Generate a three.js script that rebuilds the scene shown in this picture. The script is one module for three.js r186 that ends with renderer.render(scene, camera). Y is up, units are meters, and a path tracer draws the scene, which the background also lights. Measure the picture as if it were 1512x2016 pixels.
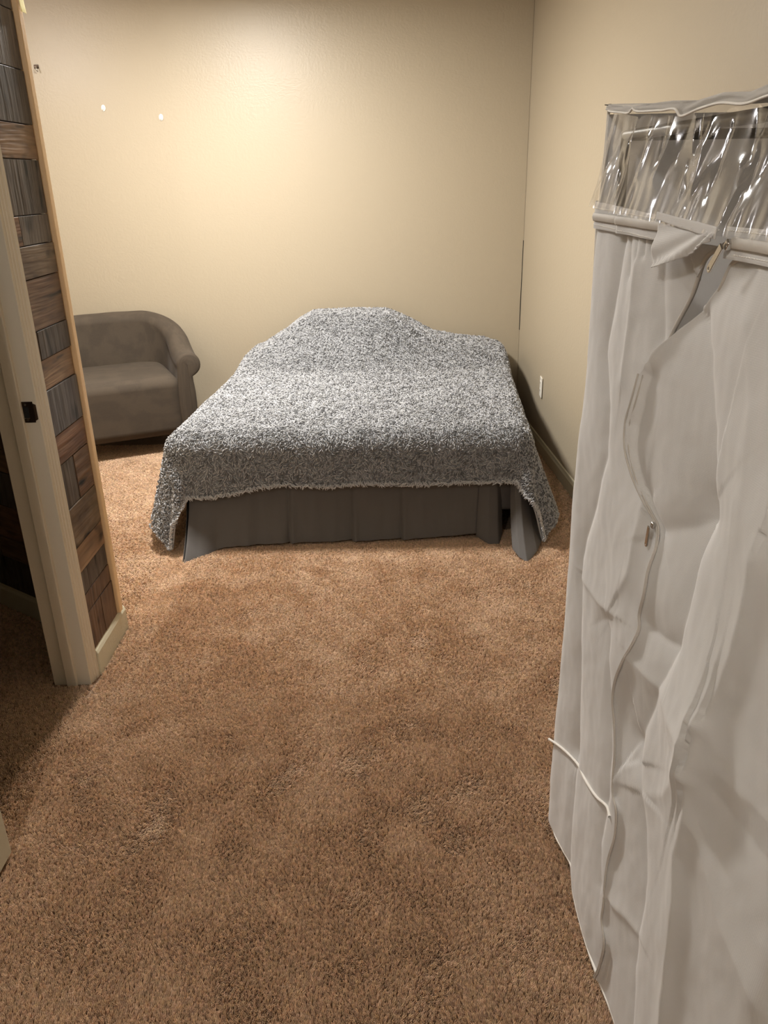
import * as THREE from 'three';
import { RoundedBoxGeometry } from 'three/addons/geometries/RoundedBoxGeometry.js';
import { mergeGeometries, mergeVertices, toCreasedNormals } from 'three/addons/utils/BufferGeometryUtils.js';
import { RectAreaLightUniformsLib } from 'three/addons/lights/RectAreaLightUniformsLib.js';
import { ImprovedNoise } from 'three/addons/math/ImprovedNoise.js';

// ------------------------------------------------------------------ camera, light, exposure
const scene = new THREE.Scene();
scene.background = new THREE.Color(0x000000);
const camera = new THREE.PerspectiveCamera(2 * Math.atan(1008 / 1560) * 180 / Math.PI, 1512 / 2016, 0.03, 40);
camera.position.set(0, 1.52, 0);
camera.rotation.order = 'YXZ';
camera.rotation.set(-Math.atan2(656, 1560), 0.6 * Math.PI / 180, -1.22 * Math.PI / 180);
const renderer = new THREE.WebGLRenderer({ antialias: true });
renderer.toneMapping = THREE.LinearToneMapping;
renderer.toneMappingExposure = 1.2;
renderer.shadowMap.enabled = true;
RectAreaLightUniformsLib.init();
// two fixtures out of frame: a flush ceiling panel over the left side of the bed, and a cooler globe light farther left
const PANEL = { x: -0.88, d: 3.76, size: 0.30, color: [1.0, 0.965, 0.91], nits: 305 };
const GLOBE = { x: -2.25, y: 2.30, d: 4.0, color: [1.0, 0.95, 0.96], cd: 0.45 };
// a weaker fixture on the ceiling of the passage behind the photographer
const HALL = { x: -0.7, y: 2.40, d: -0.35, color: [1.0, 0.975, 0.95], cd: 2.55 };
const CEIL = 2.53;

// ------------------------------------------------------------------ helpers
let seed = 12345;
const rnd = () => { seed = (seed + 0x6d2b79f5) | 0; let t = Math.imul(seed ^ (seed >>> 15), 1 | seed); t = (t + Math.imul(t ^ (t >>> 7), 61 | t)) ^ t; return ((t ^ (t >>> 14)) >>> 0) / 4294967296; };
const rr = (a, b) => a + (b - a) * rnd();
const perlin = new ImprovedNoise();
const N3 = (x, y, z = 0.37) => perlin.noise(x, y, z);
const clamp = (x, a, b) => Math.min(b, Math.max(a, x));
const sstep = (a, b, x) => { const t = clamp((x - a) / (b - a), 0, 1); return t * t * (3 - 2 * t); };
const lerp = (a, b, t) => a + (b - a) * t;
const V = (x, y, d) => new THREE.Vector3(x, y, -d);           // d: metres into the room
const used = new Map();
function numbered(name) { const n = used.get(name) ?? 0; used.set(name, n + 1); return n ? `${name}_${String(n).padStart(3, '0')}` : name; }
function mesh(name, geo, mat, parent = scene) {
  const m = new THREE.Mesh(geo, mat);
  m.name = numbered(name); m.castShadow = m.receiveShadow = true; parent.add(m); return m;
}
function struct(name, geo, mat, label) { const m = mesh(name, geo, mat); m.userData = { kind: 'structure' }; if (label) m.userData.label = label; return m; }
function thing(name, label, category, pos = [0, 0, 0], turn = 0, group) {
  const o = new THREE.Group(); o.name = numbered(name); o.position.set(...pos); o.rotation.y = turn;
  o.userData = { label, category }; if (group) o.userData.group = group; scene.add(o); return o;
}
function box(x0, x1, y0, y1, d0, d1, bevel = 0) {
  const w = x1 - x0, h = y1 - y0, l = d1 - d0;
  const g = bevel ? new RoundedBoxGeometry(w, h, l, 2, bevel) : new THREE.BoxGeometry(w, h, l);
  g.translate((x0 + x1) / 2, (y0 + y1) / 2, -(d0 + d1) / 2); boxUV(g); return g;
}
function boxUV(g) {                                            // uv in metres, by the face's main direction
  const p = g.attributes.position, n = g.attributes.normal, uv = new Float32Array(p.count * 2);
  for (let i = 0; i < p.count; i++) {
    const ax = Math.abs(n.getX(i)), ay = Math.abs(n.getY(i)), az = Math.abs(n.getZ(i));
    const [u, v] = ax >= ay && ax >= az ? [p.getZ(i), p.getY(i)] : ay >= az ? [p.getX(i), p.getZ(i)] : [p.getX(i), p.getY(i)];
    uv[2 * i] = u; uv[2 * i + 1] = v;
  }
  g.setAttribute('uv', new THREE.BufferAttribute(uv, 2)); return g;
}
// a prism standing on a floor plan given as [x, d] points
function prism(pts, y0, y1) {
  const s = new THREE.Shape(pts.map(([x, d]) => new THREE.Vector2(x, d)));
  const g = new THREE.ExtrudeGeometry(s, { depth: y1 - y0, bevelEnabled: false });
  g.rotateX(-Math.PI / 2); g.translate(0, y0, 0);
  return boxUV(g);
}
// sweep of an [n, y] profile along a straight floor line from a to b ([x, d]); n points to the left-hand side of a->b
function rail(a, b, profile) {
  const dx = b[0] - a[0], dd = b[1] - a[1], len = Math.hypot(dx, dd);
  const s = new THREE.Shape(profile.map(([n, y]) => new THREE.Vector2(n, y)));
  const g = new THREE.ExtrudeGeometry(s, { depth: len, bevelEnabled: false });
  const ex = new THREE.Vector3(-dd, 0, -dx).divideScalar(len);     // left-hand normal in world
  const ez = new THREE.Vector3(dx, 0, -dd).divideScalar(len);
  const ey = new THREE.Vector3(0, 1, 0);
  const det = ex.clone().cross(ey).dot(ez);
  if (det < 0) { g.scale(1, 1, -1); ez.negate(); const ix = g.index; if (ix) for (let i = 0; i < ix.count; i += 3) { const t = ix.getX(i); ix.setX(i, ix.getX(i + 1)); ix.setX(i + 1, t); } }
  g.applyMatrix4(new THREE.Matrix4().makeBasis(ex, ey, ez).setPosition(a[0], 0, -a[1]));
  g.computeVertexNormals();
  return boxUV(g);
}
function gridGeo(nu, nv, f, uvf) {                            // f(i/nu, j/nv) -> Vector3
  const pos = new Float32Array((nu + 1) * (nv + 1) * 3), uv = new Float32Array((nu + 1) * (nv + 1) * 2), idx = [];
  let k = 0;
  for (let j = 0; j <= nv; j++) for (let i = 0; i <= nu; i++, k++) {
    const p = f(i / nu, j / nv); pos[3 * k] = p.x; pos[3 * k + 1] = p.y; pos[3 * k + 2] = p.z;
    const q = uvf ? uvf(i / nu, j / nv, p) : [i / nu, j / nv]; uv[2 * k] = q[0]; uv[2 * k + 1] = q[1];
  }
  for (let j = 0; j < nv; j++) for (let i = 0; i < nu; i++) { const a = j * (nu + 1) + i, b = a + 1, c = a + nu + 1, d = c + 1; idx.push(a, b, d, a, d, c); }
  const g = new THREE.BufferGeometry();
  g.setAttribute('position', new THREE.BufferAttribute(pos, 3)); g.setAttribute('uv', new THREE.BufferAttribute(uv, 2));
  g.setIndex(idx); g.computeVertexNormals(); return g;
}
// gives a sheet made by gridGeo a back side and closed edges
function thicken(g, nu, nv, t) {
  const p = g.attributes.position, n = g.attributes.normal, uv = g.attributes.uv, N = p.count;
  const P = new Float32Array(N * 6), U = new Float32Array(N * 4), idx = [...g.index.array];
  for (let i = 0; i < N; i++) {
    for (const [o, s] of [[0, 0], [N, -t]]) { P[3 * (i + o)] = p.getX(i) + n.getX(i) * s; P[3 * (i + o) + 1] = p.getY(i) + n.getY(i) * s; P[3 * (i + o) + 2] = p.getZ(i) + n.getZ(i) * s; U[2 * (i + o)] = uv.getX(i); U[2 * (i + o) + 1] = uv.getY(i); }
  }
  const m = g.index.count; for (let i = 0; i < m; i += 3) idx.push(idx[i] + N, idx[i + 2] + N, idx[i + 1] + N);
  const ring = []; for (let i = 0; i < nu; i++) ring.push(i); for (let j = 0; j < nv; j++) ring.push(j * (nu + 1) + nu);
  for (let i = nu; i > 0; i--) ring.push(nv * (nu + 1) + i); for (let j = nv; j > 0; j--) ring.push(j * (nu + 1));
  for (let k = 0; k < ring.length; k++) { const a = ring[k], b = ring[(k + 1) % ring.length]; idx.push(a, a + N, b, b, a + N, b + N); }
  const r = new THREE.BufferGeometry(); r.setAttribute('position', new THREE.BufferAttribute(P, 3)); r.setAttribute('uv', new THREE.BufferAttribute(U, 2)); r.setIndex(idx); r.computeVertexNormals(); return r;
}
function tube(points, r, seg = 60, sides = 8) {
  return new THREE.TubeGeometry(new THREE.CatmullRomCurve3(points), seg, r, sides, false);
}
const interp = (arr, x, kx = 0, ky = 1) => {                   // piecewise linear, arr sorted by kx ascending or descending
  const up = arr[arr.length - 1][kx] > arr[0][kx], n = arr.length;
  for (let i = 0; i < n - 1; i++) {
    const a = arr[i], b = arr[i + 1];
    if (up ? x <= b[kx] : x >= b[kx]) { const t = clamp((x - a[kx]) / ((b[kx] - a[kx]) || 1e-9), 0, 1); return lerp(a[ky], b[ky], t); }
  }
  return arr[n - 1][ky];
};

// ------------------------------------------------------------------ textures and materials
function dataTex(w, h, f, srgb = false) {
  const d = new Uint8Array(w * h * 4);
  for (let y = 0; y < h; y++) for (let x = 0; x < w; x++) { const c = f(x / w, y / h), i = (y * w + x) * 4; d[i] = clamp(c[0], 0, 1) * 255; d[i + 1] = clamp(c[1], 0, 1) * 255; d[i + 2] = clamp(c[2], 0, 1) * 255; d[i + 3] = 255; }
  const t = new THREE.DataTexture(d, w, h); t.wrapS = t.wrapT = THREE.RepeatWrapping; t.magFilter = THREE.LinearFilter; t.minFilter = THREE.LinearMipmapLinearFilter;
  if (srgb) t.colorSpace = THREE.SRGBColorSpace; t.needsUpdate = true; return t;
}
const gray = (f) => (u, v) => { const g = f(u, v); return [g, g, g]; };
// noise that repeats with period 1 in u and v
const tileN = (u, v, fu, fv = fu, z = 0) => {
  const a = u * 2 * Math.PI, b = v * 2 * Math.PI, ru = fu / (2 * Math.PI), rv = fv / (2 * Math.PI);
  return 0.5 * (N3(Math.cos(a) * ru + 11 + z, Math.sin(a) * ru + 7, Math.cos(b) * rv + Math.sin(b) * rv * 1.7 + 3) + N3(Math.cos(b) * rv + 31, Math.sin(b) * rv + z, Math.cos(a) * ru * 0.9 - Math.sin(a) * ru * 1.3));
};
const rep = (t, x, y = x) => { const c = t.clone(); c.repeat.set(x, y); c.needsUpdate = true; return c; };
const std = (o) => new THREE.MeshStandardMaterial(o);
const lin = (r, g, b) => new THREE.Color().setRGB(r, g, b);

const grainTex = dataTex(512, 512, gray((u, v) => 0.5 + 0.9 * tileN(u, v, 60) + 0.4 * tileN(u, v, 140, 140, 5)));
const peelTex = dataTex(512, 512, gray((u, v) => 0.5 + 0.8 * tileN(u, v, 34) + 0.5 * tileN(u, v, 75, 75, 4)));
const weaveTex = dataTex(256, 256, gray((u, v) => 0.5 + 0.22 * Math.sin(u * 2 * Math.PI * 42) + 0.22 * Math.sin(v * 2 * Math.PI * 42) + 0.5 * tileN(u, v, 50)));
const suedeTex = dataTex(512, 512, (u, v) => { const a = tileN(u, v, 7) + 0.6 * tileN(u, v, 17, 17, 3); const k = 0.88 + 0.17 * clamp(a * 2.4, -0.5, 0.6) + 0.10 * tileN(u, v, 90, 90, 9); return [k, k, k]; });
// barn-board grain: streaks along u
const woodStreak = (u, v) => { const w = v + 0.02 * tileN(u, v, 4, 3, 21); return tileN(u, w, 2, 20) * 1.1 + tileN(u, w, 6, 44, 3) * 0.7 + tileN(u, w, 14, 110, 6) * 0.35; };
const woodTex = dataTex(1024, 512, (u, v) => {
  const s = woodStreak(u, v), blotch = tileN(u, v, 7, 7, 8) + 0.6 * tileN(u, v, 22, 26, 12), knot = Math.max(0, tileN(u, v, 12, 18, 15) - 0.22) * 2.2;
  const k = 0.76 + 0.42 * s + 0.55 * blotch - knot; return [k, k * (0.98 + 0.12 * blotch), k * (0.96 + 0.1 * blotch)];
});
const woodBump = dataTex(1024, 512, gray((u, v) => 0.5 + woodStreak(u, v)));

const M = {
  wall: std({ color: lin(0.41, 0.347, 0.252), roughness: 0.42, bumpMap: rep(peelTex, 2.2), bumpScale: 0.0004 }),
  wallRight: std({ color: lin(0.41, 0.347, 0.252), roughness: 0.5, bumpMap: rep(peelTex, 2.2), bumpScale: 0.0004 }),
  ceiling: std({ color: lin(0.72, 0.68, 0.6), roughness: 0.9, bumpMap: rep(peelTex, 1.5), bumpScale: 0.002 }),
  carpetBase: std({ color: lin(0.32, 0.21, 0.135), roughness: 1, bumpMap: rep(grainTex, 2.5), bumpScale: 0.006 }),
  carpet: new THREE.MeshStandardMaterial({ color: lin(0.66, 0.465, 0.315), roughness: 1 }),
  paint: std({ color: lin(0.66, 0.59, 0.47), roughness: 0.4, bumpMap: rep(grainTex, 3), bumpScale: 0.0002 }),
  doorPaint: std({ color: lin(0.62, 0.59, 0.47), roughness: 0.45 }),
  baseboard: std({ color: lin(0.60, 0.56, 0.42), roughness: 0.45, bumpMap: rep(grainTex, 3), bumpScale: 0.0003 }),
  bead: std({ color: lin(0.80, 0.56, 0.31), roughness: 0.5, bumpMap: rep(grainTex, 2), bumpScale: 0.0003 }),
  darkMetal: std({ color: lin(0.05, 0.032, 0.022), roughness: 0.35, metalness: 0.85 }),
  hole: std({ color: lin(0.006, 0.005, 0.004), roughness: 0.9 }),
  steel: std({ color: lin(0.6, 0.58, 0.55), roughness: 0.25, metalness: 1 }),
  plastic: std({ color: lin(0.8, 0.77, 0.7), roughness: 0.35 }),
  blanketBase: std({ color: lin(0.31, 0.315, 0.325), roughness: 1 }),
  pile: std({ color: lin(0.395, 0.40, 0.41), roughness: 0.9 }),
  skirt: new THREE.MeshPhysicalMaterial({ color: lin(0.085, 0.078, 0.074), roughness: 0.75, bumpMap: rep(weaveTex, 6), bumpScale: 0.0002, sheen: 0.25, sheenColor: lin(0.4, 0.38, 0.37), sheenRoughness: 0.5 }),
  mattress: std({ color: lin(0.6, 0.58, 0.54), roughness: 0.9 }),
  suede: new THREE.MeshPhysicalMaterial({ color: lin(0.064, 0.047, 0.031), map: rep(suedeTex, 1.3), roughness: 0.9, sheen: 0.4, sheenColor: lin(0.25, 0.22, 0.2), sheenRoughness: 0.45 }),
  blackWood: std({ color: lin(0.012, 0.01, 0.009), roughness: 0.5 }),
  fabric: new THREE.MeshPhysicalMaterial({ color: lin(0.84, 0.83, 0.82), roughness: 1, transmission: 0.36, thickness: 0, bumpMap: rep(weaveTex, 9), bumpScale: 0.00012 }),
  fabricTrim: new THREE.MeshPhysicalMaterial({ color: lin(0.62, 0.59, 0.55), roughness: 1, transmission: 0.4, thickness: 0, bumpMap: rep(weaveTex, 9), bumpScale: 0.0002 }),
  piping: std({ color: lin(0.82, 0.79, 0.74), roughness: 0.7 }),
  zipper: std({ color: lin(0.56, 0.525, 0.48), roughness: 0.6 }),
  vinyl: new THREE.MeshPhysicalMaterial({ color: lin(0.93, 0.93, 0.93), roughness: 0.1, transmission: 1, thickness: 0, ior: 1.6 }),
  pole: std({ color: lin(0.15, 0.14, 0.12), roughness: 0.4, metalness: 0.3 }),
  tape: std({ color: lin(0.85, 0.72, 0.08), roughness: 0.6 }),
};

// ------------------------------------------------------------------ the room
// right wall runs at a slight angle to the plank wall; points are [x, d]
const rwx = (d) => 0.922 - 0.055 * (d - 3.9);
const BACK = 5.2;
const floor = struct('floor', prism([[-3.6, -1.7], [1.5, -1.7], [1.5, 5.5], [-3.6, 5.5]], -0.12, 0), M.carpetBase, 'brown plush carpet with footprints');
struct('ceiling', prism([[-3.6, -1.7], [1.5, -1.7], [1.5, 5.5], [-3.6, 5.5]], CEIL, CEIL + 0.12), M.ceiling);
const wallBack = struct('wall_back', prism([[-3.6, BACK], [rwx(BACK) - 0.0015, BACK], [rwx(BACK) - 0.0015, BACK + 0.12], [-3.6, BACK + 0.12]], 0, CEIL), M.wall, 'smooth beige painted back wall');
struct('wall_right', prism([[rwx(-1.6), -1.6], [rwx(-1.6) + 0.12, -1.6], [rwx(5.32) + 0.12, 5.32], [rwx(5.32), 5.32]], 0, CEIL), M.wallRight, 'smooth beige painted right wall');
struct('wall_front', prism([[-1.2, -1.7], [1.45, -1.7], [1.45, -1.6], [-1.2, -1.6]], 0, CEIL), M.wall);
// left: plank-clad pier between the doorway and the angled wall of the sleeping alcove
const ang = (x) => 2.514 + (-1.0 - x) * 0.673;                // bedroom face of the angled wall
const wallLeft = struct('wall_left', prism([[-1.115, 2.205], [-1.012, 2.205], [-1.012, 2.512], [-1.06, 2.53], [-1.115, 2.46]], 0, CEIL), M.wall, 'wall pier clad in reclaimed-look planks');
struct('wall_left_angled', prism([[-1.012, 2.514], [-1.06, 2.44], [-1.115, 2.46], [-3.36, ang(-3.36) - 0.12], [-3.36, ang(-3.36)]], 0, CEIL), M.wall);
struct('wall_left_far', prism([[-3.36, ang(-3.3) - 0.2], [-3.24, ang(-3.3) - 0.2], [-3.24, 5.3], [-3.36, 5.3]], 0, CEIL), M.wall);
struct('wall_left_near', prism([[-1.115, -1.6], [-1.0, -1.6], [-1.0, 1.44], [-1.115, 1.44]], 0, CEIL), M.wall);
struct('wall_left_header', box(-1.115, -1.0, 2.06, CEIL, 1.44, 2.205), M.wall);
const wallCloset = struct('wall_closet_left', prism([[-2.52, 0.7], [-2.4, 0.7], [-2.4, 3.4], [-2.52, 3.4]], 0, CEIL), M.wall);
struct('wall_closet_near', prism([[-2.52, 0.7], [-1.115, 0.7], [-1.115, 0.82], [-2.52, 0.82]], 0, CEIL), M.wall);
// caulk crack in the back right corner
struct('trim_9', tube([V(rwx(BACK) - 0.001, 1.15, BACK - 0.0005), V(rwx(BACK) - 0.001, 0.95, BACK - 0.0005), V(rwx(BACK) - 0.002, 0.75, BACK - 0.0005), V(rwx(BACK) - 0.001, 0.6, BACK - 0.0005)], 0.0032, 20, 5), M.hole, 'thin dark crack in the corner of the walls');

// baseboards (profile: n away from the wall)
const bbProfile = (h, t) => [[0, 0], [t, 0], [t, h - 0.022], [t * 0.72, h - 0.012], [t * 0.55, h - 0.002], [t * 0.3, h], [0, h]];
struct('baseboard_right', rail([rwx(-1.55), -1.55], [rwx(5.19), 5.19], bbProfile(0.09, 0.014)), M.baseboard);
struct('baseboard_back', rail([rwx(BACK) - 0.015, BACK], [-3.24, BACK], bbProfile(0.09, 0.014)), M.baseboard);
struct('baseboard_left', rail([-1.002, 2.545], [-1.002, 2.244], [[0, 0], [0.018, 0], [0.018, 0.082], [0.014, 0.092], [0.009, 0.098], [0.006, 0.104], [0, 0.104]]), M.baseboard, 'scuffed white baseboard under the planks');
struct('baseboard_closet', rail([-1.12, ang(-1.12) - 0.122], [-2.38, ang(-2.38) - 0.122], bbProfile(0.10, 0.016).map(([n, y]) => [n, y])), M.baseboard);

// reclaimed planks on the pier: [y0, y1, d0, d1, tone]
const PT = {
  slate: [0.115, 0.108, 0.105], charcoal: [0.085, 0.072, 0.062], brown: [0.17, 0.108, 0.068], tan: [0.26, 0.17, 0.10], umber: [0.125, 0.075, 0.047], olive: [0.165, 0.125, 0.085], rust: [0.21, 0.12, 0.07], grey: [0.13, 0.115, 0.10],
};
const plankMats = {};
for (const [k, c] of Object.entries(PT)) for (let v = 0; v < 2; v++) {
  const map = rep(woodTex, 0.9, 1.6), bump = rep(woodBump, 0.9, 1.6); map.offset.set(rnd(), rnd()); bump.offset.copy(map.offset);
  if (['slate', 'charcoal', 'umber', 'grey'].includes(k)) map.rotation = bump.rotation = Math.PI / 2 + 0.06 * v;
  plankMats[k + v] = std({ color: lin(c[0] * 1.2, c[1] * 1.12, c[2] * 1.08), map, bumpMap: bump, bumpScale: 0.0022, roughness: 0.55 });
}
const D0 = 2.238, D1 = 2.478;
const planks = [
  [0.0, 0.236, D0, 2.36, 'umber0'], [0.0, 0.236, 2.362, D1, 'umber1'], [0.238, 0.30, D0, D1, 'umber1'], [0.302, 0.380, D0, 2.30, 'charcoal0'], [0.302, 0.380, 2.302, D1, 'charcoal1'],
  [0.382, 0.466, D0, D1, 'tan0'], [0.468, 0.597, D0, D1, 'olive0'], [0.599, 0.742, D0, 2.348, 'grey0'], [0.599, 0.742, 2.351, D1, 'brown0'], [0.745, 0.833, D0, D1, 'rust0'],
  [0.835, 0.971, D0, D1, 'slate0'], [0.973, 1.058, D0, D1, 'tan1'], [1.060, 1.140, D0, 2.252, 'brown1'], [1.060, 1.140, 2.255, D1, 'charcoal0'], [1.142, 1.280, D0, D1, 'brown1'],
  [1.282, 1.367, D0, D1, 'olive1'], [1.369, 1.445, D0, 2.276, 'rust1'], [1.369, 1.445, 2.279, D1, 'grey1'], [1.447, 1.588, D0, D1, 'charcoal1'], [1.590, 1.677, D0, D1, 'tan1'],
  [1.679, 1.813, D0, D1, 'charcoal0'], [1.815, 1.955, D0, D1, 'grey0'], [1.957, 2.045, D0, D1, 'slate1'], [2.047, 2.19, D0, D1, 'olive0'], [2.192, 2.33, D0, D1, 'charcoal1'], [2.332, 2.525, D0, D1, 'brown0'],
];
for (const [y0, y1, d0, d1, tone] of planks) mesh('plank', box(-1.014, -0.994 + rr(0, 0.0035), Math.max(y0, 0.1), y1, d0, d1, 0.0018), plankMats[tone], wallLeft);
// the same boards line the angled wall inside the closet
const cu = new THREE.Vector2(-1, 0.673).normalize();
{
  let y = 0.1, i = 0; const keys = Object.keys(plankMats);
  const g = scene.getObjectByName('wall_left_angled');
  while (y < 2.3) {
    const h = i % 3 === 1 ? 0.088 : 0.135; let s = 0.02 + (i % 2) * 0.2;
    let a = 0.0;
    while (a < 1.25) {
      const b = Math.min(a + (a ? 0.62 : s + 0.2), 1.25);
      const pg = box(0, b - a - 0.002, y, y + h - 0.002, 0, 0.012, 0.002);
      pg.applyMatrix4(new THREE.Matrix4().makeBasis(new THREE.Vector3(cu.x, 0, -cu.y), new THREE.Vector3(0, 1, 0), new THREE.Vector3(cu.y, 0, cu.x)).setPosition(-1.12 + cu.x * a, 0, -(ang(-1.12) - 0.122 + cu.y * a)));
      const m = plankMats[keys[(i * 5 + Math.round(a * 3) * 3) % keys.length]];
      mesh('plank', pg, m, g);
      a = b;
    }
    y += h; i++;
  }
}
// oak bead on the outside corner, with a sticky tab at its top
struct('trim_1', box(-1.003, -0.980, 0.100, 2.525, 2.483, 2.513, 0.004), M.bead, 'light oak bead on the corner of the plank wall');
{
  const t = thing('sticky_note', 'yellow sticky note tab stuck to the top of the oak corner bead', 'sticky note', [-0.979, 1.955, -2.490]);
  const g = gridGeo(4, 6, (u, v) => new THREE.Vector3(0.004 * v * v + 0.0005, 0.075 * (1 - v), (u - 0.0) * -0.032)); mesh('paper', thicken(g, 4, 6, 0.0006), M.tape, t);
}

// door frame of the closet: far jamb with stop, casing and strike plate
{
  const f = new THREE.Group(); f.name = 'trim_2'; f.userData = { kind: 'structure', label: 'white closet door frame' }; scene.add(f);
  mesh('jamb', mergeGeometries([box(-1.122, -1.0, 0, 2.045, 2.187, 2.207, 0.002), box(-1.122, -1.0, 2.045, 2.065, 1.44, 2.207, 0.002), box(-1.122, -1.0, 0, 2.045, 1.44, 1.458, 0.002)]), M.paint, f);
  mesh('door_stop', mergeGeometries([box(-1.076, -1.043, 0, 2.035, 2.175, 2.190, 0.003), box(-1.076, -1.043, 2.033, 2.048, 1.458, 2.187, 0.003), box(-1.076, -1.043, 0, 2.035, 1.456, 1.470, 0.003)]), M.paint, f);
  // moulded casing: profile across the width, extruded upwards
  const prof = [[0, 0], [0.0035, 0.008], [0.0035, 0.013], [0.007, 0.013], [0.0085, 0.015], [0.0085, 0.026], [0.011, 0.028], [0.012, 0.038], [0.0145, 0.040], [0.0155, 0.052], [0.0125, 0.056], [0, 0.056]];
  const cas = (pts) => { const s = new THREE.Shape(pts.map(([x, d]) => new THREE.Vector2(x, d))); const g = new THREE.ExtrudeGeometry(s, { depth: 2.11, bevelEnabled: false }); g.rotateX(-Math.PI / 2); return boxUV(g); };
  mesh('casing', cas(prof.map(([n, w]) => [-1.006 + n * 1.05, 2.189 + w])), M.paint, f);
  mesh('casing', cas(prof.map(([n, w]) => [-1.006 + n * 1.05, 1.452 - w])), M.paint, f);
  mesh('casing', box(-1.006, -0.992, 2.055, 2.11, 1.40, 2.245, 0.004), M.paint, f);
  const sp = mesh('strike_plate', box(-1.051, -1.012, 0.897, 0.958, 2.1845, 2.1875, 0.0012), M.darkMetal, f); sp.userData.label = 'dark bronze strike plate';
  const lip = gridGeo(6, 8, (u, v) => { const a = u * 1.1; const hw = 0.03 * Math.cos((v - 0.5) * 2 * 0.75); return new THREE.Vector3(-1.013 + 0.011 * Math.sin(a), 0.9275 + (v - 0.5) * 2 * (0.026 - 0.006 * u), -(2.1846 + 0.006 * (1 - Math.cos(a)))); });
  mesh('lip', thicken(lip, 6, 8, 0.0012), M.darkMetal, sp);
  mesh('latch_hole', box(-1.041, -1.026, 0.912, 0.943, 2.1838, 2.186, 0.0008), M.hole, sp);
  mesh('rim', mergeGeometries([box(-1.0445, -1.0415, 0.910, 0.945, 2.1828, 2.186), box(-1.0445, -1.026, 0.9095, 0.912, 2.1828, 2.186)]), M.steel, sp);
  for (const y of [0.905, 0.950]) { const s = new THREE.CylinderGeometry(0.0035, 0.004, 0.0015, 12); s.rotateX(Math.PI / 2); s.translate(-1.033, y, -2.1838); mesh('screw', s, M.steel, sp); }
}
// door slab swung fully open against the near wall
{
  const d = struct('door_1', box(-0.984, -0.943, 0.02, 2.03, 0.76, 1.462, 0.002), M.doorPaint, 'white door swung open against the wall');
  for (const y of [0.2, 1.0, 1.85]) { const h = new THREE.CylinderGeometry(0.006, 0.006, 0.09, 10); h.translate(-0.989, y, -1.465); mesh('hinge', h, M.darkMetal, d); }
}

// ------------------------------------------------------------------ carpet pile
const foot = []; // footprints: x, d, angle, strength
for (let i = 0; i < 70; i++) foot.push([rr(-0.85, 0.6), rr(1.5, 3.0), rr(-0.9, 0.9), rr(0.35, 0.8)]);
function nap(x, d) {
  let a = 0.7 * N3(x * 2.3 + 3, d * 2.3, 1) + 0.8 * N3(x * 7 + 9, d * 7, 4), b = 0.7 * N3(x * 2.1, d * 2.1 + 7, 9) + 0.9 * N3(x * 7, d * 7 + 2, 14) + 0.5 * N3(x * 18, d * 18 + 2, 24);
  { const c = 85; a += 0.7 * N3(x * c, d * c, 31); b += 0.7 * N3(x * c + 50, d * c, 37); }
  for (const f of foot) {
    const dx = x - f[0], dd = d - f[1]; if (dx * dx + dd * dd > 0.03) continue;
    const c = Math.cos(f[2]), s = Math.sin(f[2]), u = dx * c + dd * s, v = -dx * s + dd * c;
    const k = f[3] * (1 - sstep(0.6, 1.15, Math.hypot(u / 0.042, v / 0.085) + 0.25 * N3(x * 25, d * 25, 3))); b -= 1.3 * k; a += 0.5 * k;
  }
  return [a, b];
}
function tuftGeo(h, r, bend) {                                // a splayed bundle of three yarn strands
  const out = [];
  for (let s = 0; s < 3; s++) {
    const a = s * 2.1 + 0.4, g = new THREE.CylinderGeometry(r * 0.62, r * 0.75, h, 4, 2, true), p = g.attributes.position;
    for (let i = 0; i < p.count; i++) { const t = p.getY(i) / h + 0.5; const k = t * t * bend; p.setXYZ(i, p.getX(i) + Math.cos(a) * (r * 0.6 + k), t * h, p.getZ(i) + Math.sin(a) * (r * 0.6 + k)); }
    const cap = new THREE.ConeGeometry(r * 0.62, r * 0.7, 4, 1, true); cap.translate(Math.cos(a) * (r * 0.6 + bend), h + r * 0.34, Math.sin(a) * (r * 0.6 + bend));
    out.push(g, cap);
  }
  const g = mergeVertices(mergeGeometries(out.map((o) => { o.deleteAttribute('uv'); return o; })), 1e-5); g.computeVertexNormals(); return g;
}
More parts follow.
